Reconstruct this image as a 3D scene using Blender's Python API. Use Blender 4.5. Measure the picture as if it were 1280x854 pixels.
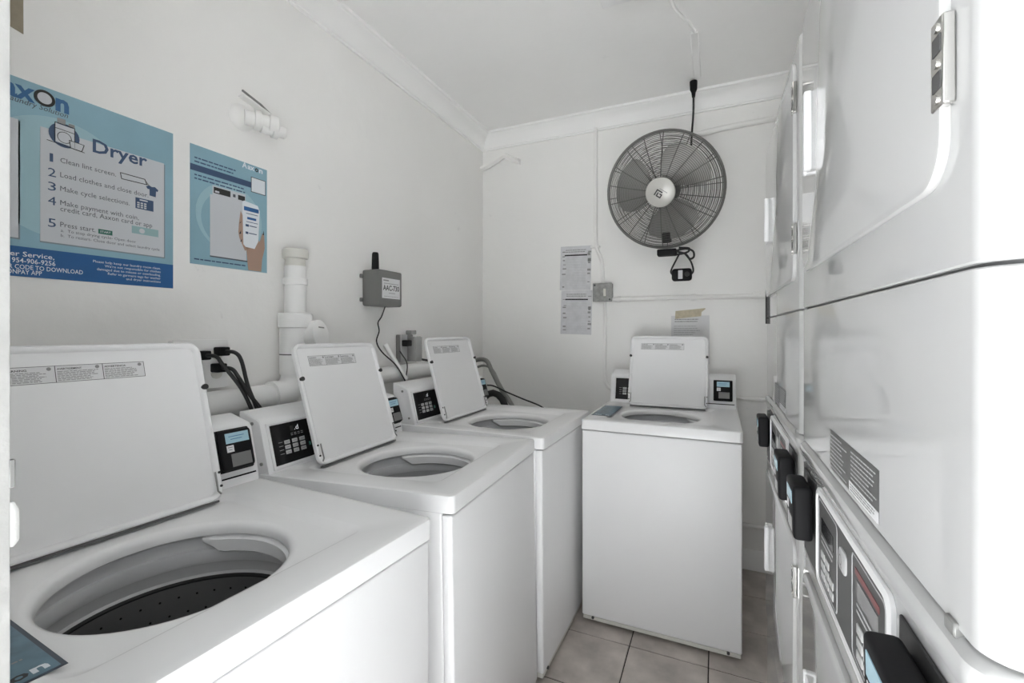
import bpy, bmesh, math, random
from mathutils import Matrix, Vector
random.seed(7)
PI = math.pi; R = math.radians
for o in list(bpy.data.objects): bpy.data.objects.remove(o)
scene = bpy.context.scene
C = scene.collection

# ------------------------------------------------------------------ camera, sky, exposure
cd = bpy.data.cameras.new('camera'); cam = bpy.data.objects.new('camera', cd); C.objects.link(cam)
cam.location = (0, 0, 1.32)
cam.rotation_euler = (R(90), 0, R(24.1))
cd.sensor_width = 36; cd.lens = 36 * 570 / 1280; cd.shift_y = -13 / 1280
cd.clip_start = 0.01
scene.camera = cam

world = bpy.data.worlds.new('world'); scene.world = world; world.use_nodes = True
wb = world.node_tree.nodes['Background']
wb.inputs[0].default_value = (0.95, 0.98, 1.0, 1); wb.inputs[1].default_value = 2.0

pl = bpy.data.lights.new('doorway_portal', 'AREA'); pl.shape = 'RECTANGLE'; pl.size = 0.7275; pl.size_y = 2.05
pl.cycles.is_portal = True
po = bpy.data.objects.new('doorway_portal', pl); C.objects.link(po)
po.location = (-0.094, 0.0, 1.03); po.rotation_euler = (R(90), 0, 0)

sl = bpy.data.lights.new('sun', 'SUN'); sl.energy = 46.0; sl.angle = R(0.5); sl.color = (0.96, 0.98, 1.0)
so = bpy.data.objects.new('sun', sl); C.objects.link(so); so.rotation_euler = (0, R(35), 0); so.location = (4, -3, 6)
FILL_STRENGTH = 2.0      # strength of fill glow added to the switched-off ceiling fixture
vs = scene.view_settings
vs.view_transform = 'Standard'; vs.look = 'None'; vs.gamma = 1; vs.use_curve_mapping = False
vs.exposure = 0.12
scene.cycles.max_bounces = 16; scene.cycles.diffuse_bounces = 10; scene.cycles.glossy_bounces = 6

# ------------------------------------------------------------------ materials
def newmat(name):
    m = bpy.data.materials.new(name); m.use_nodes = True
    nt = m.node_tree; return m, nt, nt.nodes['Principled BSDF']
def mat(name, col, rough=0.5, metal=0.0, var=0.0, vscale=8.0, bump=0.0, bscale=60.0, coat=0.0, emit=0.0, spec=0.5, alpha=1.0):
    m, nt, b = newmat(name)
    b.inputs['Base Color'].default_value = (*col, 1); b.inputs['Roughness'].default_value = rough
    b.inputs['Metallic'].default_value = metal; b.inputs['Specular IOR Level'].default_value = spec
    b.inputs['Coat Weight'].default_value = coat; b.inputs['Coat Roughness'].default_value = 0.05
    if alpha < 1: b.inputs['Alpha'].default_value = alpha
    if emit:
        b.inputs['Emission Color'].default_value = (*col, 1); b.inputs['Emission Strength'].default_value = emit
    if var or bump:
        tc = nt.nodes.new('ShaderNodeTexCoord')
    if var:
        n = nt.nodes.new('ShaderNodeTexNoise'); n.inputs['Scale'].default_value = vscale; n.inputs['Detail'].default_value = 5
        nt.links.new(tc.outputs['Object'], n.inputs['Vector'])
        r = nt.nodes.new('ShaderNodeValToRGB')
        r.color_ramp.elements[0].position = 0.3; r.color_ramp.elements[1].position = 0.7
        r.color_ramp.elements[0].color = (*[c * (1 - var) for c in col], 1)
        r.color_ramp.elements[1].color = (*[min(1, c * (1 + var)) for c in col], 1)
        nt.links.new(n.outputs['Fac'], r.inputs['Fac']); nt.links.new(r.outputs['Color'], b.inputs['Base Color'])
    if bump:
        n2 = nt.nodes.new('ShaderNodeTexNoise'); n2.inputs['Scale'].default_value = bscale; n2.inputs['Detail'].default_value = 4
        nt.links.new(tc.outputs['Object'], n2.inputs['Vector'])
        bp = nt.nodes.new('ShaderNodeBump'); bp.inputs['Strength'].default_value = bump; bp.inputs['Distance'].default_value = 0.004
        nt.links.new(n2.outputs['Fac'], bp.inputs['Height']); nt.links.new(bp.outputs['Normal'], b.inputs['Normal'])
    return m
M = {}
def wall_mat(name, col, rough, stain):
    m, nt, b = newmat(name)
    b.inputs['Roughness'].default_value = rough
    tc = nt.nodes.new('ShaderNodeTexCoord')
    n = nt.nodes.new('ShaderNodeTexNoise'); n.inputs['Scale'].default_value = 1.6; n.inputs['Detail'].default_value = 6
    nt.links.new(tc.outputs['Object'], n.inputs['Vector'])
    r = nt.nodes.new('ShaderNodeValToRGB')
    r.color_ramp.elements[0].position = 0.35; r.color_ramp.elements[1].position = 0.65
    r.color_ramp.elements[0].color = (*[c * 0.965 for c in col], 1); r.color_ramp.elements[1].color = (*col, 1)
    nt.links.new(n.outputs['Fac'], r.inputs['Fac'])
    # small scuffs and old paint scars
    v = nt.nodes.new('ShaderNodeTexNoise'); v.inputs['Scale'].default_value = 9; v.inputs['Detail'].default_value = 8; v.inputs['Roughness'].default_value = 0.7
    nt.links.new(tc.outputs['Object'], v.inputs['Vector'])
    r2 = nt.nodes.new('ShaderNodeValToRGB')
    r2.color_ramp.elements[0].position = 0.67; r2.color_ramp.elements[1].position = 0.76
    r2.color_ramp.elements[0].color = (0, 0, 0, 1); r2.color_ramp.elements[1].color = (stain, stain, stain, 1)
    nt.links.new(v.outputs['Fac'], r2.inputs['Fac'])
    mx = nt.nodes.new('ShaderNodeMixRGB'); mx.inputs['Color2'].default_value = (*[c * 0.6 for c in col], 1)
    nt.links.new(r2.outputs['Color'], mx.inputs['Fac']); nt.links.new(r.outputs['Color'], mx.inputs['Color1'])
    nt.links.new(mx.outputs['Color'], b.inputs['Base Color'])
    n2 = nt.nodes.new('ShaderNodeTexNoise'); n2.inputs['Scale'].default_value = 14; n2.inputs['Detail'].default_value = 5
    nt.links.new(tc.outputs['Object'], n2.inputs['Vector'])
    bp = nt.nodes.new('ShaderNodeBump'); bp.inputs['Strength'].default_value = 0.22; bp.inputs['Distance'].default_value = 0.01
    nt.links.new(n2.outputs['Fac'], bp.inputs['Height']); nt.links.new(bp.outputs['Normal'], b.inputs['Normal'])
    return m
M['wall'] = wall_mat('painted_plaster', (0.888, 0.882, 0.866), 0.45, 0.5)
M['ceil'] = wall_mat('ceiling_paint', (0.945, 0.942, 0.934), 0.6, 0.2)
M['crown'] = mat('crown_paint', (0.92, 0.918, 0.91), 0.45, bump=0.05, bscale=30)
M['jamb'] = mat('jamb_paint', (0.42, 0.42, 0.41), 0.5, var=0.05, vscale=30, bump=0.4, bscale=60)
M['enamel'] = mat('white_enamel', (0.87, 0.87, 0.875), 0.22, var=0.008, vscale=3)
M['enamel2'] = mat('white_painted_steel', (0.87, 0.87, 0.875), 0.30)
M['enamel3'] = mat('white_front_enamel', (0.88, 0.88, 0.885), 0.38)
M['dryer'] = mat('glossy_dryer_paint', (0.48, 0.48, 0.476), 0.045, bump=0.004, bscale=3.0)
M['pvc'] = mat('white_pvc', (0.86, 0.86, 0.85), 0.3)
M['pvc2'] = mat('cream_pvc', (0.70, 0.69, 0.64), 0.35)
M['seam'] = mat('dark_seam', (0.12, 0.12, 0.12), 0.6)
M['black'] = mat('black_plastic', (0.010, 0.010, 0.011), 0.55, spec=0.15)
M['blackgloss'] = mat('black_gloss_panel', (0.010, 0.010, 0.011), 0.15)
M['rubber'] = mat('black_rubber', (0.02, 0.02, 0.02), 0.6)
M['cable'] = mat('black_cable', (0.012, 0.012, 0.012), 0.5)
M['greyhose'] = mat('grey_hose', (0.22, 0.22, 0.21), 0.5)
M['greybox'] = mat('grey_box_plastic', (0.19, 0.19, 0.185), 0.5, bump=0.05, bscale=200)
M['galv'] = mat('galvanised_steel', (0.32, 0.32, 0.31), 0.45, 0.6, var=0.2, vscale=40)
M['chrome'] = mat('hinge_chrome', (0.62, 0.61, 0.59), 0.25, 1.0)
M['hingedark'] = mat('hinge_slot', (0.06, 0.06, 0.06), 0.5)
M['panelgrey'] = mat('grey_control_film', (0.07, 0.07, 0.07), 0.4, spec=0.3)
M['labelgrey'] = mat('grey_warning_label', (0.085, 0.085, 0.083), 0.4)
M['platedark'] = mat('dark_grey_plate', (0.04, 0.04, 0.04), 0.4, spec=0.25)
M['paper'] = mat('white_paper', (0.72, 0.72, 0.73), 0.7)
M['paperworn'] = mat('worn_notice_paper', (0.62, 0.62, 0.64), 0.6, var=0.08, vscale=30)
M['ink'] = mat('black_ink', (0.03, 0.03, 0.03), 0.6)
M['inkgrey'] = mat('grey_ink', (0.28, 0.28, 0.28), 0.6)
M['inkpale'] = mat('pale_ink', (0.47, 0.47, 0.48), 0.6)
M['tape'] = mat('masking_tape', (0.55, 0.49, 0.36), 0.6, var=0.1, vscale=60)
M['tapedark'] = mat('brown_tape', (0.30, 0.26, 0.19), 0.6, var=0.06, vscale=60)
M['pos_bg'] = mat('poster_blue', (0.26, 0.44, 0.53), 0.45, var=0.07, vscale=5)
M['pos_mid'] = mat('poster_pale_blue', (0.34, 0.52, 0.58), 0.45)
M['pos_panel'] = mat('poster_panel_grey', (0.58, 0.60, 0.63), 0.45)
M['pos_shadow'] = mat('poster_panel_border_ink', (0.22, 0.27, 0.30), 0.5)
M['pos_band'] = mat('poster_band_blue', (0.022, 0.11, 0.30), 0.4)
M['pos_blue'] = mat('poster_letter_blue', (0.03, 0.13, 0.30), 0.4)
M['pos_navy'] = mat('poster_navy', (0.045, 0.085, 0.17), 0.4)
M['pos_text'] = mat('poster_text_grey', (0.09, 0.10, 0.12), 0.5)
M['pos_white'] = mat('poster_white', (0.75, 0.79, 0.83), 0.5)
M['pos_green'] = mat('poster_green', (0.03, 0.15, 0.11), 0.5)
M['pos_teal'] = mat('poster_teal', (0.30, 0.46, 0.48), 0.5)
M['skin'] = mat('poster_skin_tone', (0.40, 0.27, 0.21), 0.5)
M['stick_blue'] = mat('sticker_blue', (0.10, 0.19, 0.25), 0.35, var=0.25, vscale=30)
M['stick_edge'] = mat('sticker_dark_border', (0.035, 0.05, 0.075), 0.35)
M['lcd'] = mat('lcd_blue', (0.33, 0.50, 0.58), 0.15, emit=0.12)
M['lcdgrey'] = mat('lcd_grey', (0.20, 0.20, 0.20), 0.12)
M['key'] = mat('button_grey', (0.48, 0.48, 0.48), 0.4)
M['digit'] = mat('lit_digit', (0.85, 0.88, 0.9), 0.4, emit=0.4)
M['basket'] = mat('dark_steel_basket', (0.30, 0.30, 0.30), 0.32, 0.6)
M['tubgrey'] = mat('grey_tub_plastic', (0.80, 0.80, 0.81), 0.32)
M['tubgrey2'] = mat('grey_balance_ring', (0.60, 0.60, 0.605), 0.4)
M['fanwire'] = mat('fan_wire_grey', (0.16, 0.157, 0.15), 0.45, 0.3)
M['blade'] = mat('fan_blade_grey', (0.33, 0.325, 0.31), 0.40, 0.35)
M['fanhub'] = mat('fan_badge_silver', (0.62, 0.61, 0.58), 0.35, 0.2)
M['motor'] = mat('fan_motor_grey', (0.10, 0.10, 0.10), 0.5)
M['tile'] = mat('taupe_floor_tile', (0.50, 0.455, 0.42), 0.40, var=0.30, vscale=7, bump=0.12, bscale=30)
M['grout'] = mat('dark_grout', (0.045, 0.038, 0.032), 0.9)
M['fill_diffuser'] = mat('fill_glow_diffuser', (1.0, 0.99, 0.975), 0.5, emit=FILL_STRENGTH)  # emission added as room fill; the fixture itself is off
M['concrete'] = mat('pale_concrete', (0.57, 0.57, 0.565), 0.85, var=0.08, vscale=3)
M['red'] = mat('dull_red_print', (0.20, 0.06, 0.06), 0.4)
M['smoke'] = mat('clear_grey_cover', (0.42, 0.42, 0.42), 0.2, alpha=0.55)

# ------------------------------------------------------------------ mesh helpers
def frame(o, u, v):
    u = Vector(u).normalized(); v = Vector(v); v = (v - u * v.dot(u)).normalized(); n = u.cross(v)
    m = Matrix.Identity(4)
    for i in range(3): m[i][0] = u[i]; m[i][1] = v[i]; m[i][2] = n[i]; m[i][3] = o[i]
    return m
_boxcache = {}
class MB:
    def __init__(self): self.v = []; self.f = []
    def add(self, vs, fs, T=None):
        k = len(self.v)
        self.v += [tuple(T @ Vector(p)) if T else tuple(p) for p in vs]
        self.f += [tuple(i + k for i in f) for f in fs]
        return self
    def box(self, x0, x1, y0, y1, z0, z1, b=0, seg=2, T=None):
        bm = bmesh.new(); bmesh.ops.create_cube(bm, size=1)
        for v in bm.verts:
            v.co = ((x0 + x1) / 2 + v.co.x * (x1 - x0), (y0 + y1) / 2 + v.co.y * (y1 - y0), (z0 + z1) / 2 + v.co.z * (z1 - z0))
        if b: bmesh.ops.bevel(bm, geom=bm.edges[:], offset=b, segments=seg, affect='EDGES', profile=0.5)
        bm.verts.index_update()
        self.add([v.co.copy() for v in bm.verts], [[v.index for v in f.verts] for f in bm.faces], T); bm.free()
        return self
    def loops(self, ls, cap0=False, cap1=False, T=None):
        n = len(ls[0]); vs = [p for l in ls for p in l]; fs = []
        for k in range(len(ls) - 1):
            for i in range(n):
                j = (i + 1) % n
                fs.append((k * n + i, k * n + j, (k + 1) * n + j, (k + 1) * n + i))
        if cap0: fs.append(tuple(range(n))[::-1])
        if cap1: fs.append(tuple((len(ls) - 1) * n + i for i in range(n)))
        return self.add(vs, fs, T)
    def tube(self, pts, r, n=10, T=None, closed=False):
        pts = [Vector(p) for p in pts]; m = len(pts); ls = []
        rr = r if isinstance(r, (list, tuple)) else [r] * m
        prev = None
        for i, p in enumerate(pts):
            if closed: t = pts[(i + 1) % m] - pts[i - 1]
            else: t = pts[min(i + 1, m - 1)] - pts[max(i - 1, 0)]
            t.normalize()
            if prev is None:
                a = Vector((0, 0, 1)) if abs(t.z) < 0.9 else Vector((1, 0, 0))
                nn = (a - t * a.dot(t)).normalized()
            else: nn = (prev - t * prev.dot(t)).normalized()
            prev = nn; bb = t.cross(nn)
            ls.append([p + (nn * math.cos(2 * PI * k / n) + bb * math.sin(2 * PI * k / n)) * rr[i] for k in range(n)])
        if closed: ls.append(ls[0]); return self.loops(ls, T=T)
        return self.loops(ls, True, True, T)
    def cyl(self, p0, p1, r, n=20, T=None): return self.tube([p0, p1], r, n, T)
    def lathe(self, prof, n=48, T=None, cap0=False, cap1=False):
        ls = [[(r * math.cos(2 * PI * k / n), r * math.sin(2 * PI * k / n), z) for k in range(n)] for r, z in prof]
        return self.loops(ls, cap0, cap1, T)
    def prism(self, poly, z0, z1, T=None):
        return self.loops([[(x, y, z0) for x, y in poly], [(x, y, z1) for x, y in poly]], True, True, T)
    def build(self, name, m, parent=None, smooth=True, loc=None):
        me = bpy.data.meshes.new(name); me.from_pydata(self.v, [], self.f)
        bm = bmesh.new(); bm.from_mesh(me); bmesh.ops.recalc_face_normals(bm, faces=bm.faces); bm.to_mesh(me); bm.free()
        return link(name, me, m, parent, smooth)
def link(name, me, m, parent=None, smooth=True):
    me.materials.clear(); me.materials.append(M[m] if isinstance(m, str) else m)
    if smooth and len(me.polygons):
        me.polygons.foreach_set('use_smooth', [True] * len(me.polygons)); me.set_sharp_from_angle(angle=R(38))
    o = bpy.data.objects.new(name, me); C.objects.link(o)
    if parent: o.parent = parent
    return o
def rrect(x0, x1, y0, y1, r, z, ns=10, nc=6):
    out = []
    for k, (cx, cy) in enumerate(((x1 - r, y0 + r), (x1 - r, y1 - r), (x0 + r, y1 - r), (x0 + r, y0 + r))):
        a0 = -PI / 2 + k * PI / 2
        arc = [(cx + r * math.cos(a0 + PI / 2 * j / nc), cy + r * math.sin(a0 + PI / 2 * j / nc), z) for j in range(nc + 1)]
        nx = [(x1 - r, y1 - r), (x0 + r, y1 - r), (x0 + r, y0 + r), (x1 - r, y0 + r)][k]
        a1 = a0 + PI / 2
        e = (nx[0] + r * math.cos(a1), nx[1] + r * math.sin(a1))
        s = arc[-1]
        out += arc + [(s[0] + (e[0] - s[0]) * j / ns, s[1] + (e[1] - s[1]) * j / ns, z) for j in range(1, ns)]
    return out
def rcirc(cx, cy, r, z, ns=10, nc=6):
    out = []; q = ns + nc
    for k in range(4):
        for j in range(q):
            a = -PI / 4 + (j - nc / 2) * (PI / 2) / q + k * PI / 2
            out.append((cx + r * math.cos(a), cy + r * math.sin(a), z))
    return out
_txt = {}
def text_mesh(s, shear=0.0, bold=0.0):
    cu = bpy.data.curves.new('t', 'FONT'); cu.body = s; cu.size = 1; cu.resolution_u = 2; cu.shear = shear; cu.offset = bold
    ob = bpy.data.objects.new('t', cu)
    me = bpy.data.meshes.new_from_object(ob)
    bpy.data.objects.remove(ob); bpy.data.curves.remove(cu)
    return me
def lettering(s, T, u, v, w, h, m, parent, name='lettering', lift=0.0006, shear=0.0, bold=0.0, right=False):
    """flat print: baseline starts at (u,v) of frame T, fitted to width w, capitals h high"""
    me = text_mesh(s, shear, bold)
    xs = [p.co.x for p in me.vertices]; x0 = min(xs); sx = w / (max(xs) - x0); sy = h / 0.70
    if right: u = u - w
    me.transform(T @ Matrix.Translation((u, v, lift)) @ Matrix.Diagonal((sx, sy, 1, 1)) @ Matrix.Translation((-x0, 0, 0)))
    me.name = name
    return link(name, me, m, parent, False)
def flat(name, T, u0, u1, v0, v1, m, parent, t=0.0006, base=0.0):
    return MB().box(u0, u1, v0, v1, base, base + t, T=T).build(name, m, parent, False)
def poly(name, T, pts, m, parent, t=0.0006, base=0.0):
    return MB().prism(pts, base, base + t, T).build(name, m, parent, False)
def bars(name, T, rows, m, parent, base=0.0006, t=0.0003):
    b = MB()
    for u0, u1, v, h in rows: b.box(u0, u1, v - h / 2, v + h / 2, base, base + t, T=T)
    o = b.build(name, m, parent, False)
    if len(rows) > 1: o['kind'] = 'stuff'
    return o
def textrows(u0, u1, v0, v1, n, h, rag=0.25, seed=1):
    rnd = random.Random(seed); out = []
    for i in range(n):
        v = v1 + (v0 - v1) * (i + 0.5) / n; u = u0; end = u1 - (u1 - u0) * rag * rnd.random()
        while u < end:
            w = (u1 - u0) * (0.04 + 0.10 * rnd.random()); out.append((u, min(u + w, end), v, h)); u += w + (u1 - u0) * 0.018
    return out
def empty(name, loc, rz=0, label=None, cat=None, group=None):
    o = bpy.data.objects.new(name, None); C.objects.link(o); o.location = loc; o.rotation_euler = (0, 0, rz); o.empty_display_size = 0.1
    if label: tag(o, label, cat, group)
    return o
def tag(o, label, cat, group=None):
    o['label'] = label; o['category'] = cat
    if group: o['group'] = group
    return o
def struct(o): o['kind'] = 'structure'; return o
def copy_tree(o, parent=None):
    c = o.copy(); C.objects.link(c)
    if parent: c.parent = parent
    for ch in list(o.children): copy_tree(ch, c)
    return c
def bez(pts, n=8):
    """smooth path through points (Catmull-Rom)"""
    P = [Vector(p) for p in pts]; P = [P[0] * 2 - P[1]] + P + [P[-1] * 2 - P[-2]]; out = []
    for i in range(1, len(P) - 2):
        for k in range(n):
            t = k / n
            out.append(0.5 * ((2 * P[i]) + (P[i + 1] - P[i - 1]) * t + (2 * P[i - 1] - 5 * P[i] + 4 * P[i + 1] - P[i + 2]) * t * t + (3 * P[i] - P[i - 1] - 3 * P[i + 1] + P[i + 2]) * t ** 3))
    out.append(P[-2]); return out

# ------------------------------------------------------------------ the room
XL, XR, YF, YB, ZC = -1.5, 0.95, 0.15, 2.85, 2.68
fl = struct(MB().box(XL - 0.12, XR + 0.12, -0.25, YB + 0.12, -0.06, -0.003).build('floor', 'grout', smooth=False))
gx, gy, pitch = -0.331, 1.947, 0.304
tb = MB(); g = 0.0022
tb.box(g, pitch - g, g, pitch - g, -0.010, 0.0, 0.0015, 1)
tile0 = tb.build('tile', 'tile', fl)
first = True
for i in range(-4, 5):
    for j in range(-7, 3):
        x, y = gx + i * pitch, gy + j * pitch
        if x + pitch < XL or x > XR or y + pitch < -0.2 or y > YB: continue
        o = tile0 if first else tile0.copy()
        if not first: C.objects.link(o); o.parent = fl
        first = False
        o.location = (x, y, random.uniform(-0.0004, 0.0004))
struct(MB().box(-7, 7, -9, -0.252, -0.10, -0.02).build('pavement', 'concrete', smooth=False))
struct(MB().box(XL - 0.12, XR + 0.12, 0.03, YB + 0.12, ZC, ZC + 0.1).build('ceiling', 'ceil', smooth=False))
struct(MB().box(XL - 0.12, XL, 0.03, YB + 0.12, -0.003, ZC).build('wall_left', 'wall', smooth=False))
struct(MB().box(XR, XR + 0.12, 0.03, YB + 0.12, -0.003, ZC).build('wall_right', 'wall', smooth=False))
struct(MB().box(XL, XR, YB, YB + 0.12, -0.003, ZC).build('wall_back', 'wall', smooth=False))
JL, JR, DH = -0.4575, 0.27, 2.05
wf = MB().box(XL, JL - 0.02, 0.03, YF, -0.003, ZC).box(JR + 0.02, XR, 0.03, YF, -0.003, ZC).box(JL - 0.02, JR + 0.02, 0.03, YF, DH + 0.02, ZC)
struct(wf.build('wall_front', 'wall', smooth=False))
dr = struct(empty('door_1', (JL, 0.03, 0)))
def jamb(x0, x1, z0, z1): return MB().box(x0 - JL, x1 - JL, 0.0, 0.1205, z0, z1, 0.0015, 2).build('jamb', 'jamb', dr)
jamb(JL - 0.02, JL, 0.0, DH); jamb(JR, JR + 0.02, 0.0, DH); jamb(JL - 0.02, JR + 0.02, DH, DH + 0.02)
MB().box(-0.003, 0.0004, 0.1195, 0.1228, 1.2085, 1.2285, 0.0006, 1).build('strike_plate', 'greybox', dr)
pb = MB(); pb.loops([rrect(-0.003, 0.0002, 0.1200, 0.1252, 0.001, z, 2, 2) if 0 < i < 4 else rrect(-0.003, -0.0008, 0.1200, 0.1225, 0.0005, z, 2, 2)
    for i, z in enumerate((1.166, 1.170, 1.180, 1.192, 1.198))], True, True)
pb.build('paint_lump', 'jamb', dr)
# crown moulding, mitred in the corner
prof = [(0.0, -0.098), (0.010, -0.098), (0.012, -0.090), (0.018, -0.088), (0.024, -0.070), (0.040, -0.044), (0.060, -0.026), (0.076, -0.020), (0.080, -0.014), (0.090, -0.012), (0.092, 0.0), (0.0, 0.0)]
def crown(name, a, b, na, nb):
    """a,b wall line ends; na/nb how the profile offset moves each end (mitre)"""
    la = [(a[0] + na[0] * d, a[1] + na[1] * d, ZC + z) for d, z in prof]; lb = [(b[0] + nb[0] * d, b[1] + nb[1] * d, ZC + z) for d, z in prof]
    return struct(MB().loops([la, lb], True, True).build(name, 'crown'))
crown('trim_1', (XL, YF), (XL, YB), (1, 1), (1, -1))
crown('trim_2', (XL, YB), (XR, YB), (1, -1), (-1, -1))
crown('trim_3', (XR, YB), (XR, YF), (-1, -1), (-1, 1))
bbp = [(0.0, 0.0), (0.016, 0.0), (0.016, 0.085), (0.010, 0.095), (0.006, 0.11), (0.0, 0.112)]
struct(MB().loops([[(x, YB - d, z) for d, z in bbp] for x in (XL, XR)], True, True).build('baseboard_back', 'crown'))
struct(MB().loops([[(XL + d, y, z) for d, z in bbp] for y in (YF, YB - 0.018)], True, True).build('baseboard_left', 'crown'))

# ------------------------------------------------------------------ washers
WW, WD, ZT = 0.651, 0.70, 0.92
def make_washer():
    w = empty('washing_machine', (0, 0, 0))
    # cabinet open at the top so that the tub shows
    MB().loops([rrect(0.003, WW - 0.003, 0.028, WD, 0.008, z, 2, 3) for z in (0.03, 0.874)], True, False).build('cabinet', 'enamel2', w)
    MB().box(0.0, WW, 0.0, 0.03, 0.034, 0.872, 0.007, 3).build('front_panel', 'enamel3', w)
    ks = MB().box(0.004, WW - 0.004, 0.004, 0.03, 0.016, 0.033, 0.002, 1).build('kick_strip', 'pvc2', w)
    for x in (0.05, WW - 0.05):
        MB().cyl((x, 0.006, 0.030), (x, -0.002, 0.030), 0.006, 10).build('screw', 'hingedark', ks)
    for x in (0.06, WW - 0.06):
        for y in (0.07, WD - 0.06):
            MB().lathe([(0.022, 0.0), (0.022, 0.008), (0.012, 0.012), (0.012, 0.035)], 14, Matrix.Translation((x, y, 0)), True, True).build('levelling_foot', 'rubber', w)
    cx, cy = 0.305, 0.284
    L = [rrect(0.001, WW - 0.001, -0.002, WD, 0.012, 0.875), rrect(-0.003, WW + 0.003, -0.006, WD, 0.014, 0.877), rrect(-0.003, WW + 0.003, -0.006, WD, 0.014, 0.9155),
         rrect(-0.002, WW + 0.002, -0.005, WD - 0.001, 0.014, 0.9185), rrect(0.002, WW - 0.002, -0.001, WD - 0.004, 0.013, ZT), rrect(0.012, WW - 0.012, 0.010, WD - 0.01, 0.013, ZT),
         rrect(0.082, 0.552, 0.080, 0.540, 0.03, ZT), rrect(0.086, 0.548, 0.085, 0.536, 0.03, 0.9185), rrect(0.100, 0.532, 0.098, 0.520, 0.03, 0.9105), rrect(0.108, 0.524, 0.102, 0.512, 0.03, 0.9095),
         rcirc(cx, cy, 0.192, 0.9095), rcirc(cx, cy, 0.185, 0.9080), rcirc(cx, cy, 0.179, 0.9040), rcirc(cx, cy, 0.1755, 0.897), rcirc(cx, cy, 0.1755, 0.886), rcirc(cx, cy, 0.181, 0.884)]
    MB().loops(L).build('deck', 'enamel', w)
    T = Matrix.Translation((cx, cy, 0))
    tr = MB().lathe([(0.182, 0.884), (0.193, 0.880), (0.204, 0.872), (0.206, 0.858), (0.205, 0.848), (0.199, 0.846), (0.198, 0.842), (0.200, 0.822), (0.203, 0.816)], 64, T).build('tub_ring', 'tubgrey', w)
    MB().lathe([(0.203, 0.8165), (0.207, 0.806), (0.208, 0.792), (0.203, 0.787)], 64, T).build('balance_ring', 'tubgrey2', w)
    MB().lathe([(0.2035, 0.7875), (0.199, 0.784), (0.201, 0.779)], 64, T).build('tub_gasket', 'rubber', tr)
    # moulded splash lip at the side of the opening
    lip = MB(); ls = []
    for i in range(33):
        a = R(-62 + 112 * i / 32); k = min(1, math.sin(PI * min(i, 32 - i) / 32) * 3.2)
        r1 = 0.1775; r0 = r1 - 0.006 * k; dz = 0.003 + 0.026 * k
        ls.append([(cx + r * math.cos(a), cy + r * math.sin(a), z) for r, z in ((r1 + 0.012, 0.882), (r1, 0.880), (r0, 0.876), (r0 + 0.001, 0.880 - dz), (r1 + 0.004, 0.874 - dz), (r1 + 0.024, 0.872 - dz))])
    lip.loops(ls, True, True).build('splash_lip', 'enamel', w)
    bk = MB().lathe([(0.2005, 0.780), (0.203, 0.765), (0.205, 0.56), (0.18, 0.53), (0.06, 0.52), (0.058, 0.535), (0.05, 0.60), (0.03, 0.63), (0.0005, 0.635)], 64, T).build('basket', 'basket', w)
    hl = MB()
    for row in range(7):
        for k in range(40):
            a = 2 * PI * (k + 0.5 * (row % 2)) / 40; z = 0.755 - row * 0.034
            d = Vector((math.cos(a), math.sin(a), 0)); c = Vector((cx, cy, z)) + d * 0.2025
            F = frame(c, d.cross(Vector((0, 0, 1))), (0, 0, 1))
            hl.add([(0.0024 * math.cos(PI / 3 * q), 0.0024 * math.sin(PI / 3 * q), 0) for q in range(6)], [tuple(range(6))], F)
    ho = hl.build('drain_holes', 'black', bk, False); ho['kind'] = 'stuff'
    # console and card reader mount
    cp = [(0.583, 0.9195), (0.617, 1.060), (0.622, 1.070), (0.632, 1.076), (0.692, 1.096), (0.70, 1.096), (0.70, 0.9195)]
    def extr(p, x0, x1, b):
        inn = [(y + (0.655 - y) * b * 2, z + (1.0 - z) * b * 2) for y, z in p]
        return MB().loops([[(x0, y, z) for y, z in inn], [(x0 + 0.003, y, z) for y, z in p], [(x1 - 0.003, y, z) for y, z in p], [(x1, y, z) for y, z in inn]], True, True)
    con = extr(cp, 0.002, 0.485, 0.02).build('console', 'enamel2', w)
    for y, z in ((0.612, 0.948), (0.648, 1.062)):
        MB().cyl((0.004, y, z), (-0.0015, y, z), 0.005, 8).build('screw', 'galv', con)
    mp = [(0.570, 0.9195), (0.573, 0.940), (0.604, 1.062), (0.612, 1.070), (0.69, 1.088), (0.70, 1.088), (0.70, 0.9195)]
    rm = extr(mp, 0.488, 0.648, 0.02).build('reader_mount', 'enamel2', w)
    F = frame((0.030, 0.5868, 0.9355), (1, 0, 0), (0, 0.034, 0.1405))
    # white bezel round the panel
    bz = MB()
    for a in ((-0.012, 0.24, -0.010, -0.002), (-0.012, 0.24, 0.121, 0.128), (-0.012, -0.003, -0.010, 0.128)): bz.box(a[0], a[1], a[2], a[3], -0.004, 0.004, 0.0015, 1, T=F)
    bz.build('bezel', 'enamel2', con)
    p = MB().box(0, 0.23, 0, 0.119, -0.003, 0.0012, T=F).build('control_panel', 'blackgloss', w, False)
    for r_ in range(3):
        for c_ in range(3):
            u, v = 0.040 + c_ * 0.029, 0.026 + r_ * 0.0150
            MB().box(u, u + 0.021, v, v + 0.0115, 0.0008, 0.0028, 0.0008, 1, T=F).build('button', 'key', p)
            flat('button_print', F, u + 0.004, u + 0.017, v + 0.0045, v + 0.0068, 'inkgrey', p, 0.0002, 0.0028)
    lettering('.d', F, 0.086, 0.093, 0.016, 0.015, 'digit', p, 'display_digit', 0.0018)
    flat('display_digit', F, 0.070, 0.082, 0.091, 0.107, 'platedark', p, 0.0004, 0.0012)
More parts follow.
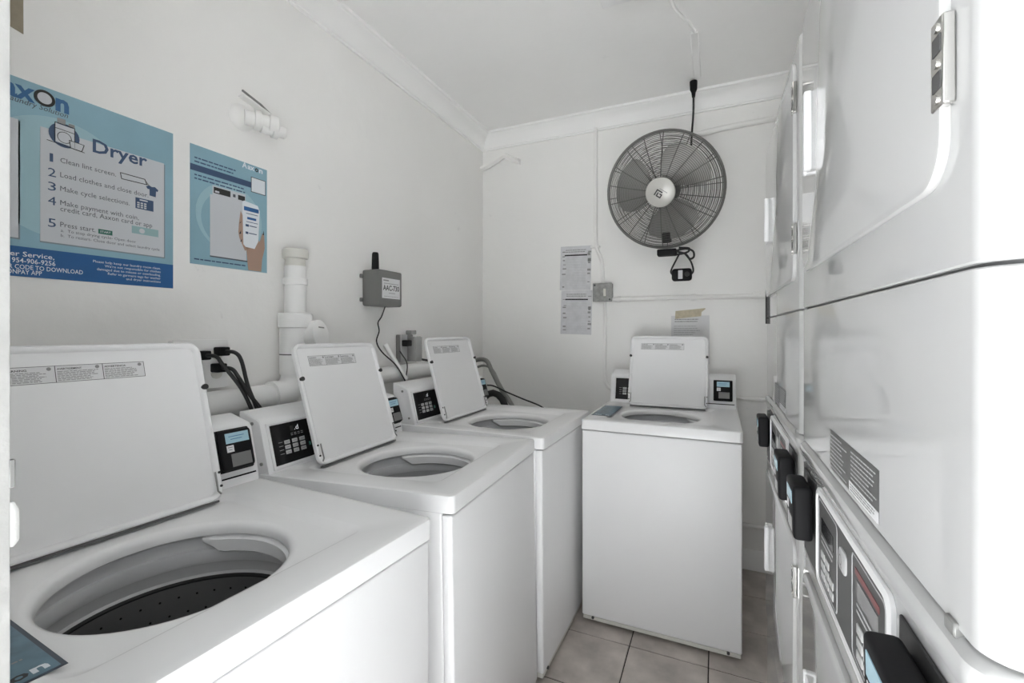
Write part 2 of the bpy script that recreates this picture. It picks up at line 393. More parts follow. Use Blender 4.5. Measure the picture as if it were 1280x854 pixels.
    bars('panel_print', F, [(0.070 + 0.013 * k, 0.078 + 0.013 * k, v, 0.0015) for k in range(4) for v in (0.084, 0.079)] + [(0.020, 0.035, 0.030 + 0.0115 * k, 0.0012) for k in range(4)], 'inkpale', p, 0.0012)
    flat('start_mark', F, 0.132, 0.140, 0.034, 0.046, 'pos_green', p, 0.0004, 0.0012)
    # card reader
    F = frame((0.541, 0.5775, 0.957), (1, 0, 0), (0, 0.032, 0.112))
    rd = MB().box(0, 0.090, 0, 0.108, 0.0, 0.014, 0.004, 2, T=F).box(0.003, 0.087, 0.003, 0.105, 0.010, 0.030, 0.010, 3, T=F).build('card_reader', 'black', w)
    flat('screen', F, 0.016, 0.076, 0.070, 0.096, 'lcd', rd, 0.001, 0.0298)
    bars('screen_print', F, [(0.024, 0.064, 0.087, 0.0015), (0.028, 0.058, 0.080, 0.0015)], 'pos_band', rd, 0.0308, 0.0002)
    flat('sticker', F, 0.016, 0.034, 0.048, 0.065, 'paper', rd, 0.0006, 0.0298)
    bars('sticker_print', F, [(0.019, 0.031, 0.060, 0.002), (0.021, 0.029, 0.054, 0.002)], 'inkgrey', rd, 0.0304, 0.0002)
    MB().box(0.024, 0.076, 0.010, 0.043, 0.026, 0.0308, 0.001, 1, T=F).build('keypad_window', 'lcdgrey', rd)
    G = frame((0.490, 0.5735, 0.939), (1, 0, 0), (0, 0.005, 0.02))
    MB().box(0.010, 0.150, 0.001, 0.005, -0.002, 0.0016, T=G).build('card_slot', 'black', rm, False)
    # open lid, inside face to the user
    lw, lh = 0.402, 0.386; a = R(16.2)
    F = frame((0.114, 0.515, 0.918), (1, 0, 0), (0, math.sin(a), math.cos(a)))
    q = lambda i, r, z: rrect(i, lw - i, i, lh - i, r, z, 6, 6)
    lid = MB().loops([q(0.006, 0.024, -0.004), q(0.001, 0.028, -0.001), q(0.0, 0.028, 0.004), q(0.0, 0.028, 0.011), q(0.003, 0.026, 0.0145), q(0.007, 0.022, 0.0145), q(0.011, 0.018, 0.012), q(0.014, 0.016, 0.005), q(0.022, 0.012, 0.004)], True, True, F).build('lid', 'enamel', w)
    for u in (0.005, lw - 0.005):
        MB().cyl((u, 0.272, 0.010), (u, 0.272, 0.019), 0.0068, 14, F).build('rubber_bumper', 'rubber', lid)
        for v in (0.030, 0.062): MB().cyl((u, v, 0.012), (u, v, 0.0165), 0.003, 8, F).build('rivet', 'rubber', lid)
        MB().tube([(u + (0.004 if u < .1 else -0.004), 0.012, 0.017), (u + (0.010 if u < .1 else -0.010), 0.020, 0.017), (u + (0.010 if u < .1 else -0.010), 0.065, 0.017)], 0.0022, 8, F).build('hinge_pin', 'galv', lid)
    MB().box(0.012, lw - 0.012, -0.006, -0.001, -0.002, 0.010, T=F).build('hinge_gap', 'seam', lid, False)
    lb = flat('warning_label', F, 0.058, 0.282, 0.312, 0.346, 'paper', w, 0.0006, 0.0042)
    z = 0.0048
    fb = MB()
    for u0, u1, v0, v1 in ((0.058, 0.282, 0.3452, 0.346), (0.058, 0.282, 0.312, 0.3128), (0.058, 0.0588, 0.312, 0.346), (0.2812, 0.282, 0.312, 0.346), (0.1325, 0.1335, 0.312, 0.346), (0.2073, 0.2083, 0.312, 0.346)):
        fb.box(u0, u1, v0, v1, z, z + 0.0002, T=F)
    fb.build('label_rule', 'ink', lb, False)
    for k, s in enumerate(('WARNING', 'AVERTISSEMENT', 'ADVERTENCIA')):
        u = 0.061 + 0.0747 * k
        lettering(s, F, u, 0.3372, 0.032 + 0.006 * (k > 0), 0.0038, 'ink', lb, 'lettering', z + 0.0002, bold=0.02)
        bars('small_print', F, textrows(u, u + 0.068, 0.3145, 0.3355, 7, 0.0014, 0.3, k), 'inkgrey', lb, z, 0.0002)
        MB().cyl((u + 0.063, 0.340, z), (u + 0.063, 0.340, z + 0.0003), 0.0035, 12, F).build('emblem', 'inkgrey', lb)
    return w
def add_sticker(w):
    F = frame((0.012, 0.120, 0.9203), (1, 0, 0), (0, 1, 0))
    s = MB().box(0, 0.092, 0, 0.30, 0, 0.0006, T=F).build('instruction_sticker', 'stick_edge', w, False)
    flat('sticker_field', F, 0.005, 0.087, 0.004, 0.294, 'stick_blue', s, 0.0003, 0.0006)
    lettering('Aax', F, 0.010, 0.012, 0.036, 0.018, 'pos_white', s, lift=0.0011, bold=0.02)
    lettering('o', F, 0.047, 0.012, 0.016, 0.018, 'ink', s, lift=0.0011, bold=0.03)
    lettering('n', F, 0.065, 0.012, 0.015, 0.018, 'pos_white', s, lift=0.0011, bold=0.03)
    bars('small_print', F, textrows(0.010, 0.080, 0.05, 0.27, 16, 0.003, 0.4, 5), 'inkgrey', s, 0.0009, 0.0002)
w1 = make_washer()
w2 = copy_tree(w1); w3 = copy_tree(w1); w4 = copy_tree(w1)
for w, loc, rot, lab in (
    (w1, (-0.597, 0.1725, 0.0), (0, 0, 86.9), 'white top-load washer with open lid beside the door jamb, below the large blue poster'),
    (w2, (-0.560, 0.934, 0.003), (-1.3, 0.6, 93.8), 'white top-load washer with open lid, between two other washers and below the standpipe'),
    (w3, (-0.588, 1.602, 0.0), (-0.3, 0, 89.3), 'white top-load washer with open lid in the corner, below the grey antenna box'),
    (w4, (-0.556, 2.022, 0.0), (0, 0, -0.3), 'white top-load washer with open lid standing alone against the back wall under the fan')):
    w.location = loc; w.rotation_euler = [R(a) for a in rot]; tag(w, lab, 'washing machine', 'top-load washing machines')
    Mw = Matrix.LocRotScale(w.location, w.rotation_euler, None)
    for c in w.children:                      # screw the levelling feet in or out until they stand on the floor
        if c.name.startswith('levelling_foot'):
            m = c.data.vertices[0].co; c.location.z = -(Mw @ Vector((m.x, m.y, 0))).z
add_sticker(w1); add_sticker(w4)

# ------------------------------------------------------------------ stacked dryers
DW, DD = 0.690, 0.71
def make_dryer():
    d = empty('stacked_dryer', (0, 0, 0))
    F = frame((0, 0, 0), (1, 0, 0), (0, 0, 1))      # u = x, v = z, n = towards the user
    def plan(i, z, out=0.0, r=0.022):
        y0 = i - out; p = []
        for cxx, a0 in ((i + r, PI), (DW - i - r, 1.5 * PI)):
            p += [(cxx + r * math.cos(a0 + PI / 2 * k / 8), y0 + r + r * math.sin(a0 + PI / 2 * k / 8), z) for k in range(9)]
        return p + [(DW - i, 0.10, z), (i, 0.10, z)]
    def panel(name, z0, z1):
        return MB().loops([plan(0.0015, z0), plan(0, z0 + 0.0015), plan(0, z1 - 0.0015), plan(0.0015, z1)], True, True).build(name, 'dryer', d)
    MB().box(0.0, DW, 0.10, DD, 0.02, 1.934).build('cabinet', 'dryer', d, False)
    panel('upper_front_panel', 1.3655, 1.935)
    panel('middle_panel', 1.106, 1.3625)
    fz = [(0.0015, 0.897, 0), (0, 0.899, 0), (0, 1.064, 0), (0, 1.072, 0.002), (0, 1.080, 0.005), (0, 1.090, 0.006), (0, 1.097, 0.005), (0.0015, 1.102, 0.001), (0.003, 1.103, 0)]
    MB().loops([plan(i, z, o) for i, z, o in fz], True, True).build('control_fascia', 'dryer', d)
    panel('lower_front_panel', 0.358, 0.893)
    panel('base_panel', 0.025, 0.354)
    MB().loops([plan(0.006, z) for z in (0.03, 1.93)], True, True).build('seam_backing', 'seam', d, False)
    def door(name, z0, z1):
        q = lambda i, r, n: [(x, -n, z) for x, z, _ in rrect(0.052 + i, 0.640 - i, z0 + i, z1 - i, r, 0, 6, 8)]
        o = MB().loops([q(0.001, 0.036, -0.001), q(0.0, 0.036, 0.001), q(0.0, 0.036, 0.0045), q(0.001, 0.035, 0.0065), q(0.004, 0.032, 0.0072)], False, True).build(name, 'dryer', d)
        for zc in (z0 + 0.088, z1 - 0.088):
            h = MB().box(0.630, 0.650, -0.0086, -0.001, zc - 0.033, zc + 0.033, 0.001, 1)
            ho = h.build('hinge', 'chrome', o)
            MB().box(0.634, 0.647, -0.0092, -0.007, zc - 0.020, zc - 0.007).box(0.634, 0.647, -0.0092, -0.007, zc + 0.007, zc + 0.020).build('hinge_slot', 'hingedark', o, False)
            sc = MB()
            for k in (-1, 0, 1): sc.cyl((0.640, -0.0080, zc + k * 0.0265), (0.640, -0.0098, zc + k * 0.0265), 0.0035, 10)
            sc.build('hinge_screw', 'chrome', o)
        zc = (z0 + z1) / 2
        MB().box(0.094, 0.146, -0.0095, -0.006, zc - 0.060, zc + 0.060, 0.001, 1).box(0.132, 0.148, -0.0185, -0.006, zc - 0.069, zc + 0.069, 0.004, 3).box(0.090, 0.100, -0.012, -0.006, zc - 0.064, zc + 0.064, 0.002, 2).build('handle', 'enamel2', o)
        return o
    door('upper_door', 1.430, 1.908); door('lower_door', 0.395, 0.872)
    # control panel: grey film with a white raised surround
    MB().loops([[(x, -n, z) for x, z, _ in rrect(0.172 + i, 0.528 - i, 0.908 + i, 1.062 - i, 0.014, 0, 4, 4)] for i, n in ((0, -0.002), (0, 0.004), (0.003, 0.006), (0.007, 0.006), (0.009, 0.003))], False, False).build('panel_surround', 'enamel2', d)
    cp = MB().loops([[(x, -n, z) for x, z, _ in rrect(0.180, 0.520, 0.916, 1.054, 0.010, 0, 4, 4)] for n in (0.0, 0.0035)], False, True).build('control_panel', 'panelgrey', d)
    def outl(u0, u1, v0, v1, m, w=0.0016):
        MB().loops([[(x, -n, z) for x, z, _ in rrect(u0 + i, u1 - i, v0 + i, v1 - i, 0.008, 0, 3, 4)] for i, n in ((0, 0.0034), (0, 0.0042), (w, 0.0042), (w, 0.0034))]).build('panel_outline', m, cp)
    for u0 in (0.188, 0.388):
        outl(u0, u0 + 0.124, 0.922, 1.048, 'inkpale')
        flat('display', F, u0 + 0.022, u0 + 0.100, 1.000, 1.022, 'blackgloss' if u0 < 0.3 else 'lcdgrey', cp, 0.0008, 0.0035)
        if u0 > 0.3: flat('display_stripe', F, u0 + 0.014, u0 + 0.104, 1.026, 1.034, 'red', cp, 0.0005, 0.0035)
        for c_ in range(3):
            for r_ in range(3 if c_ < 2 else 2):
                u, v = u0 + 0.026 + c_ * 0.028, 0.930 + r_ * 0.0155
                MB().box(u, u + 0.022, v, v + 0.012, 0.003, 0.0055, 0.001, 1, T=F).build('button', 'key', cp)
        bars('panel_print', F, textrows(u0 + 0.02, u0 + 0.10, 0.980, 0.996, 2, 0.003, 0.2, 3), 'inkpale', cp, 0.0035)
    bg = MB().loops([[(x, -n, z) for x, z, _ in rrect(0.330 + i, 0.364 - i, 1.000 + i, 1.030 - i, 0.009, 0, 2, 4)] for i, n in ((0, 0.0034), (0, 0.0055), (0.002, 0.0065))], False, True).build('badge', 'key', cp)
    lettering('Q', F, 0.337, 1.008, 0.014, 0.015, 'inkgrey', cp, 'badge_letter', 0.007)
    # payment card readers on dark plates at both ends
    for u in (0.048, 0.545):
        MB().box(u, u + 0.108, 0.906, 1.058, 0.0, 0.003, 0.001, 1, T=F).build('reader_plate', 'platedark', d)
        T = frame((u + 0.019, 0.0, 0.955), (1, 0, 0), (0, -0.02, 1))
        rd = MB().box(0.010, 0.070, 0.010, 0.082, 0.0, 0.012, T=F @ Matrix.Translation((u + 0.015, 0.955, 0))).box(0, 0.084, 0, 0.094, 0.005, 0.034, 0.006, 3, T=T).build('card_reader', 'black', d)
        flat('screen', T, 0.014, 0.070, 0.060, 0.082, 'lcd', rd, 0.001, 0.0338)
        flat('sticker', T, 0.014, 0.030, 0.040, 0.055, 'paper', rd, 0.0006, 0.0338)
        MB().box(0.020, 0.070, 0.009, 0.036, 0.030, 0.0348, 0.001, 1, T=T).build('keypad_window', 'lcdgrey', rd)
    # warning label and lock on the middle panel
    wl = flat('warning_label', F, 0.252, 0.478, 1.114, 1.172, 'labelgrey', d, 0.0005, 0.0)
    flat('label_white_strip', F, 0.360, 0.478, 1.114, 1.127, 'paper', wl, 0.0002, 0.0005)
    bars('small_print', F, textrows(0.256, 0.360, 1.116, 1.168, 9, 0.0016, 0.4, 2) + textrows(0.368, 0.474, 1.130, 1.168, 7, 0.0016, 0.3, 8), 'inkpale', wl, 0.0005, 0.0002)
    bars('strip_print', F, textrows(0.366, 0.472, 1.1155, 1.1255, 3, 0.0015, 0.3, 4), 'inkgrey', wl, 0.0007, 0.0002)
    MB().box(0.636, 0.652, -0.003, 0.004, 1.100, 1.111, 0.0012, 1).build('lock_tab', 'galv', d)
    return d
d1 = make_dryer(); d2 = copy_tree(d1)
for d, loc, lab in ((d1, (0.158, 1.078, 0), 'glossy white stacked dryer by the doorway, its bare side lit by daylight'),
                    (d2, (0.158, 1.782, 0), 'glossy white stacked dryer at the far end, next to the washer under the fan')):
    d.location = loc; d.rotation_euler = (0, 0, R(-90)); tag(d, lab, 'dryer', 'stacked dryers along the right wall')
MB().box(-0.006, 0.0, -0.003, 0.03, 1.345, 1.462, 0.001, 1).build('edge_bracket', 'platedark', d2)

# ------------------------------------------------------------------ fan on the back wall
fan = empty('wall_fan', (-0.262, 2.60, 2.080), 0, 'round grey industrial wall fan with wire cage and silver badge', 'fan')
nrm = Vector((-0.10, -math.cos(R(19)), -math.sin(R(19)))).normalized()
uu = Vector((0, 0, 1)).cross(nrm).normalized() ; vv = nrm.cross(uu)
F = frame((0, 0, 0), uu, vv)
RF = 0.303
def ring(b, r, z, wr, n=64, k=4): b.tube([(r * math.cos(2 * PI * i / n), r * math.sin(2 * PI * i / n), z) for i in range(n)], wr, k, F, True)
hf = lambda r: 0.070 - 0.070 * (r / RF) ** 2.6
hb = lambda r: -0.055 + 0.055 * (r / RF) ** 4 - 0.012
fg = MB(); n = 25
for i in range(n): r = 0.078 + (RF - 0.086) * i / (n - 1); ring(fg, r, hf(r), 0.0015)
fgo = fg.build('front_grille', 'fanwire', fan)
sp = MB()
for i in range(18):
    a = 2 * PI * i / 18 + 0.1
    sp.tube([(r * math.cos(a), r * math.sin(a), hf(r) - 0.002) for r in (0.06, 0.11, 0.16, 0.21, 0.26, 0.30, RF)], 0.0024, 5, F)
sp.build('grille_spokes', 'fanwire', fan)
rg = MB()
for i in range(16): r = 0.075 + (RF - 0.083) * i / 15; ring(rg, r, hb(r), 0.0013)
for i in range(12):
    a = 2 * PI * i / 12
    rg.tube([(r * math.cos(a), r * math.sin(a), hb(r)) for r in (0.06, 0.15, 0.24, RF)], 0.0022, 5, F)
rg.build('rear_grille', 'fanwire', fan)
rm = MB(); ring(rm, RF + 0.003, -0.004, 0.0075, 72, 8); rm.build('rim', 'fanwire', fan)
for k in range(3):
    a0 = R(52 + 120 * k); ls = []
    for i in range(9):
        t = i / 8; r = 0.055 + 0.205 * t; half = R(24 + 20 * math.sin(PI * min(t * 0.75 + 0.12, 1))); tw = 0.045 * (1 - 0.5 * t)
        sweep = R(-12 * t)
        top = []; bot = []
        for j in range(7):
            s = j / 6 * 2 - 1; a = a0 + sweep + half * s
            z = -0.005 + tw * s * 0.6 + 0.006 * (1 - s * s)
            rr_ = r * (1 - (0.06 * s * s if i == 8 else 0))
            top.append((rr_ * math.cos(a), rr_ * math.sin(a), z + 0.001)); bot.append((rr_ * math.cos(a), rr_ * math.sin(a), z - 0.001))
        ls.append(top + bot[::-1])
    MB().loops(ls, True, True, F).build('blade', 'blade', fan)
MB().lathe([(0.052, -0.03), (0.055, 0.0), (0.05, 0.03), (0.03, 0.045), (0.001, 0.046)], 32, F, True, False).build('blade_hub', 'motor', fan)
hc = MB().lathe([(0.066, 0.064), (0.074, 0.066), (0.077, 0.072), (0.076, 0.078), (0.072, 0.081), (0.001, 0.084)], 48, F, True, False).build('badge_disc', 'fanhub', fan)
# angular emblem on the badge
E = F @ Matrix.Translation((-0.004, -0.004, 0.0838)) @ Matrix.Rotation(R(-38), 4, 'Z')
for name, rects in (('emblem', [(-0.022, -0.016, -0.020, 0.014), (-0.016, 0.012, 0.008, 0.014), (-0.010, -0.004, -0.020, 0.002), (-0.004, 0.018, -0.020, -0.014), (0.012, 0.018, -0.014, 0.002), (0.002, 0.012, -0.004, 0.002)]),):
    b = MB()
    for u0, u1, v0, v1 in rects: b.box(u0, u1, v0, v1, 0, 0.0012, T=E)
    b.build(name, 'ink', hc, False)
bars('badge_print', E, [(-0.012, 0.034, 0.022, 0.003)], 'inkgrey', hc, 0.0002, 0.0006)
mt = MB().lathe([(0.02, -0.16), (0.062, -0.155), (0.070, -0.13), (0.070, -0.075), (0.06, -0.06)], 28, F, True, True).build('motor', 'motor', fan)
# bracket back to the wall
wy = YB - 2.60
MB().box(-0.05, 0.05, wy - 0.012, wy - 0.0005, -0.12, 0.10, 0.003, 1).tube([tuple(F @ Vector((0, 0, -0.13))), (0.02, wy - 0.06, 0.03), (0.02, wy - 0.006, 0.03)], 0.017, 12).build('wall_bracket', 'motor', fan)
MB().box(-0.022, 0.022, -0.28, -0.222, -0.035, 0.012, 0.004, 1, T=F).build('capacitor_box', 'black', fan)
# switch box, tangled flex and pendant speed switch
MB().box(-0.03, 0.07, -0.03, 0.03, -0.352, -0.318, 0.006, 2).build('switch_box', 'black', fan)
fx = MB()
fx.tube(bez([(0.02, 0.0, -0.335), (0.07, -0.02, -0.330), (0.115, -0.01, -0.322), (0.150, 0.0, -0.335), (0.155, 0.0, -0.365), (0.135, 0.0, -0.375), (0.110, 0.01, -0.345), (0.05, 0.01, -0.325)]), 0.0055, 8)
fx.tube(bez([(0.0, 0.01, -0.340), (0.06, 0.015, -0.346), (0.12, 0.01, -0.338), (0.13, 0.01, -0.318), (0.08, 0.0, -0.312)]), 0.0055, 8)
fx.build('flex_tangle', 'cable', fan)
MB().tube(bez([(0.088, 0.0, -0.335), (0.065, 0.0, -0.38), (0.040, 0.0, -0.435), (0.050, 0.0, -0.46)]), 0.0045, 8).tube(bez([(0.110, 0.0, -0.345), (0.140, 0.0, -0.39), (0.152, 0.0, -0.44), (0.135, 0.0, -0.465)]), 0.0045, 8).build('switch_flex', 'cable', fan)
sw = MB().box(0.044, 0.146, -0.02, 0.02, -0.492, -0.425, 0.016, 3).build('speed_switch', 'black', fan)
MB().box(0.078, 0.100, -0.0215, -0.018, -0.482, -0.436, 0.001, 1).build('switch_label', 'paperworn', sw)
MB().cyl((0.122, -0.018, -0.458), (0.122, -0.028, -0.458), 0.013, 14).build('switch_knob', 'rubber', sw)
# flex up to a plug in the ceiling
MB().tube(bez([(0.12, 0.03, 0.02), (0.135, 0.03, 0.12), (0.142, 0.035, 0.28), (0.150, 0.05, 0.42), (0.151, 0.056, 0.555)]), 0.0052, 8).build('power_flex', 'cable', fan)
MB().lathe([(0.008, -0.085), (0.011, -0.06), (0.018, -0.045), (0.020, -0.012), (0.020, 0.0)], 16, Matrix.Translation((0.151, 0.056, 0.592)), True, True).build('ceiling_plug', 'black', fan)

# ------------------------------------------------------------------ conduits and fittings on the back wall
def solo(o, label, cat, group=None): return tag(o, label, cat, group)
cj = (-0.644, 1.565)
c1 = MB().tube(bez([(-0.690, 2.838, 2.60), (-0.690, 2.838, 2.2), (-0.690, 2.838, 1.90), (-0.680, 2.838, 1.83), (-0.655, 2.838, 1.76), (-0.648, 2.838, 1.70), (-0.648, 2.838, 1.62)], 5), 0.0115, 10).build('vertical_conduit', 'wall')
solo(c1, 'painted electrical conduit running from the crown moulding down to the steel switch box', 'conduit')
MB().box(-0.725, -0.665, 2.828, 2.8498, 1.845, 1.858, 0.003, 1).build('strap', 'wall', c1)
c2 = MB().tube(bez([(-0.634, 2.838, 1.50), (-0.634, 2.838, 1.2), (-0.632, 2.838, 1.03), (-0.622, 2.838, 0.985), (-0.600, 2.838, 0.962), (-0.57, 2.838, 0.955)], 5) + [(0.3, 2.838, 0.945), (0.9, 2.838, 0.945)], 0.0105, 10).build('lower_conduit', 'wall')
solo(c2, 'painted conduit dropping from the steel switch box and bending along behind the washer', 'conduit')
c3 = MB().tube([(-0.59, 2.836, 1.516), (-0.2, 2.836, 1.518), (0.2, 2.836, 1.512), (0.9, 2.836, 1.512)], 0.0135, 10).build('horizontal_conduit', 'wall')
solo(c3, 'painted conduit running level from the switch box toward the dryers', 'conduit')
for x in (-0.55, -0.12, 0.20): MB().tube([(x - 0.014, 2.836, 1.516), (x + 0.014, 2.836, 1.516)], 0.018, 10).build('coupling', 'wall', c3)
c4 = MB().tube(bez([(-0.10, 2.832, 2.452), (0.0, 2.833, 2.462), (0.15, 2.833, 2.468), (0.35, 2.833, 2.470), (0.9, 2.833, 2.474)], 5), 0.016, 10).build('upper_conduit', 'wall')
solo(c4, 'thick painted conduit high on the back wall behind the fan rim', 'conduit')
jb = empty('switch_box', (-0.644, 2.85, 1.56), 0, 'square galvanised steel switch box on the back wall', 'switch box')
MB().box(-0.056, 0.060, -0.045, -0.0005, -0.055, 0.055, 0.003, 1).build('box_body', 'galv', jb)
MB().box(-0.058, 0.062, -0.049, -0.045, -0.057, 0.057, 0.002, 1).build('cover_plate', 'galv', jb)
MB().box(0.010, 0.026, -0.056, -0.048, -0.025, 0.022, 0.002, 1).build('switch_lever', 'pvc2', jb)
for u, v in ((-0.045, 0.045), (0.048, -0.045)): MB().cyl((u, -0.048, v), (u, -0.052, v), 0.006, 10).build('screw', 'hingedark', jb)
pp = MB().tube([(-0.3, 2.835, 0.245), (0.9, 2.835, 0.245)], 0.013, 10).build('low_pipe', 'wall')
solo(pp, 'painted pipe running low along the back wall above the baseboard', 'pipe')
# bent painted batten in the top left corner
bt = MB()
bt.loops([[(x, y, z + dz) for y, dz in ((2.8495, -0.012), (2.82, -0.020), (2.805, -0.006), (2.808, 0.012), (2.8495, 0.024))] for x, z in ((-1.498, 2.455), (-1.44, 2.470), (-1.33, 2.520), (-1.315, 2.520), (-1.26, 2.485), (-1.21, 2.462))], True, True)
solo(bt.build('painted_batten', 'wall'), 'bent white-painted wooden batten in the wall corner under the crown', 'batten')

# notices
F = frame((-0.928, YB - 0.0005, 1.302), (1, 0, 0), (0.0, 0, 1))
F = F @ Matrix.Rotation(R(-1.5), 4, 'Z')
for k, (v0, lab, seed) in enumerate(((0.285, 'worn printed notice taped on the back wall, upper of two beside the conduit', 3), (0.0, 'worn printed notice taped on the back wall, lower of two beside the conduit', 9))):
    G = F @ Matrix.Translation((0.012 * k - 0.012, v0, 0))
    nt = MB().box(0, 0.205, 0.0, 0.283, 0, 0.0008, T=G).build('notice', 'paperworn', None, False)
    solo(nt, lab, 'notice', 'notices on the back wall')
    G = G @ Matrix.Translation((0, 0.008 + 0.0, 0.0))
    bars('heading', G, textrows(0.035, 0.172, 0.232, 0.256, 2, 0.005, 0.1, seed), 'inkgrey', nt, 0.0008)
    flat('black_bar', G, 0.028, 0.178, 0.212, 0.221, 'ink', nt, 0.0004, 0.0008)
    bars('print_rows', G, [(0.035, 0.172, 0.200 - 0.0105 * i, 0.0016) for i in range(18)], 'inkpale', nt, 0.0008)
    rnd = random.Random(seed)
    bars('edge_smudge', G, [(0.010 + rnd.random() * 0.01, 0.030 + rnd.random() * 0.012, rnd.uniform(0.01, 0.24), rnd.uniform(0.004, 0.010)) for i in range(7)] + [(0.178 + rnd.random() * 0.006, 0.196 + rnd.random() * 0.008, rnd.uniform(0.01, 0.26), rnd.uniform(0.004, 0.014)) for i in range(10)], 'inkgrey', nt, 0.0008)
F = frame((-0.242, YB - 0.0005, 1.13), (1, 0, 0), (0, 0, 1))
nt = MB().box(0, 0.208, 0, 0.280, 0, 0.0008, T=F).build('notice', 'paper', None, False)
solo(nt, 'white printed notice behind the washer lid, held by masking tape', 'notice', 'notices on the back wall')
bars('heading', F, textrows(0.02, 0.15, 0.240, 0.265, 2, 0.005, 0.1, 31), 'inkgrey', nt, 0.0008)
bars('print_rows', F, textrows(0.015, 0.16, 0.05, 0.225, 14, 0.004, 0.3, 17), 'inkpale', nt, 0.0008)
tp = poly('masking_tape', F, [(0.022, 0.262), (0.024, 0.308), (0.185, 0.322), (0.188, 0.318), (0.166, 0.300), (0.164, 0.276)], 'tape', None, 0.0006, 0.0016)
solo(tp, 'strip of beige masking tape holding the notice behind the washer lid', 'tape')

# ------------------------------------------------------------------ ceiling fixture and cable
lf = empty('ceiling_light', (-0.26, 1.2, ZC), 0, 'long white ceiling light fixture, its diffuser glow added as fill light', 'ceiling light')
MB().box(-0.15, 0.15, -0.60, 0.60, -0.022, -0.0005, 0.004, 1).build('fixture_body', 'enamel2', lf)
MB().loops([rrect(-0.145 + i, 0.145 - i, -0.49 + i * 0.2, 0.49 - i * 0.2, 0.01, z, 4, 3) for i, z in ((0, -0.0225), (0.0, -0.070), (0.012, -0.082), (0.035, -0.086))], True, True).build('diffuser', 'fill_diffuser', lf)  # added fill glow, held back between opaque end caps to stay out of view
for y in (-0.545, 0.545): MB().box(-0.15, 0.15, y - 0.055, y + 0.055, -0.084, -0.020, 0.006, 2).build('end_cap', 'enamel2', lf)
cc = MB().tube(bez([(-0.18, 1.82, 2.672), (-0.165, 1.99, 2.671), (-0.140, 2.07, 2.670), (-0.110, 2.14, 2.671), (-0.088, 2.215, 2.674)], 6), 0.008, 8).build('ceiling_cable', 'ceil')
solo(cc, 'painted-over cable winding across the ceiling from the light fixture', 'cable')
rw = MB().box(-0.108, -0.072, 2.22, 2.62, 2.668, 2.6798, 0.003, 1).build('ceiling_raceway', 'ceil')
solo(rw, 'flat painted raceway on the ceiling leading to the fan plug', 'raceway')

# ------------------------------------------------------------------ left wall: posters
F = frame((XL + 0.0006, 0, 0), (0, 1, 0), (0, 0, 1))   # u = world y, v = world z
ps = MB().box(0.13, 0.840, 1.449, 1.917, 0, 0.001, T=F).build('laundry_poster', 'pos_bg', None, False)
solo(ps, 'large blue laundry instruction poster headed Dryer on the left wall', 'poster')
b0 = 0.001
def arc_poly(cx, cy, r, n=28, clip=None): return [(cx + r * math.cos(2 * PI * i / n), cy + r * math.sin(2 * PI * i / n)) for i in range(n)]
poly('pale_swirl', F, [p for p in arc_poly(0.585, 1.70, 0.150, 60) if p[0] > 0.44 and p[1] < 1.90], 'pos_mid', ps, 0.0002, b0)
flat('lower_stripe', F, 0.13, 0.840, 1.449, 1.520, 'pos_band', ps, 0.0003, b0)
for u0, u1 in ((0.20, 0.505), (0.543, 0.815)):
    flat('panel_border', F, u0 - 0.0005, u1 + 0.003, 1.536, 1.815, 'pos_shadow', ps, 0.0002, b0)
    flat('text_panel', F, u0, u1, 1.5395, 1.818, 'pos_panel', ps, 0.0004, b0)
lt = lambda s, u, v, w, h, m='pos_text', **k: lettering(s, F, u, v, w, h, m, ps, lift=b0 + 0.0007, **k)
lt('A', 0.435, 1.868, 0.045, 0.055, 'pos_blue', bold=0.02)
lt('ax', 0.478, 1.870, 0.056, 0.044, 'pos_blue', bold=0.03)
MB().lathe([(0.0135, b0 + 0.0002), (0.0135, b0 + 0.001), (0.0195, b0 + 0.001), (0.0195, b0 + 0.0002)], 28, F @ Matrix.Translation((0.551, 1.889, 0))).build('logo_ring', 'ink', ps, False)
MB().cyl((0.551, 1.889, b0), (0.551, 1.889, b0 + 0.0006), 0.0138, 24, F).build('logo_ring_fill', 'pos_panel', ps, False)
lt('n', 0.571, 1.871, 0.026, 0.042, 'pos_blue', bold=0.04)
lt('Total Laundry Solution', 0.445, 1.8585, 0.150, 0.0125, shear=0.25)
lt('Dryer', 0.645, 1.793, 0.126, 0.034, 'pos_navy', bold=0.02)
# machine drawing
poly('drawing_shadow', F, arc_poly(0.588, 1.812, 0.030), 'pos_navy', ps, 0.0002, b0 + 0.0006)
def outline(name, pts, w=0.0016, m='ink', base=b0 + 0.0010):
    b = MB(); n = len(pts)
    for i in range(n - 1): b.tube([(*pts[i], base), (*pts[i + 1], base)], w / 2, 4, F)
    return b.build(name, m, ps, False)
poly('drawing_machine', F, [(0.570, 1.792), (0.608, 1.788), (0.608, 1.836), (0.570, 1.838)], 'pos_panel', ps, 0.0002, b0 + 0.0009)
outline('drawing_line', [(0.570, 1.790), (0.570, 1.840), (0.608, 1.838), (0.608, 1.788)]); outline('drawing_line', [(0.570, 1.826), (0.608, 1.824)])
outline('drawing_line', [(0.555, 1.790), (0.628, 1.783)])
outline('drawing_line', [(p[0], p[1]) for p in arc_poly(0.588, 1.807, 0.0135, 20)] + [(0.6015, 1.807)])
poly('drawing_clothes', F, [(0.574, 1.840), (0.590, 1.840), (0.590, 1.853), (0.574, 1.852)], 'inkgrey', ps, 0.0002, b0 + 0.0009)
poly('drawing_clothes', F, [(0.596, 1.839), (0.608, 1.838), (0.608, 1.846), (0.596, 1.846)], 'inkgrey', ps, 0.0002, b0 + 0.0009)
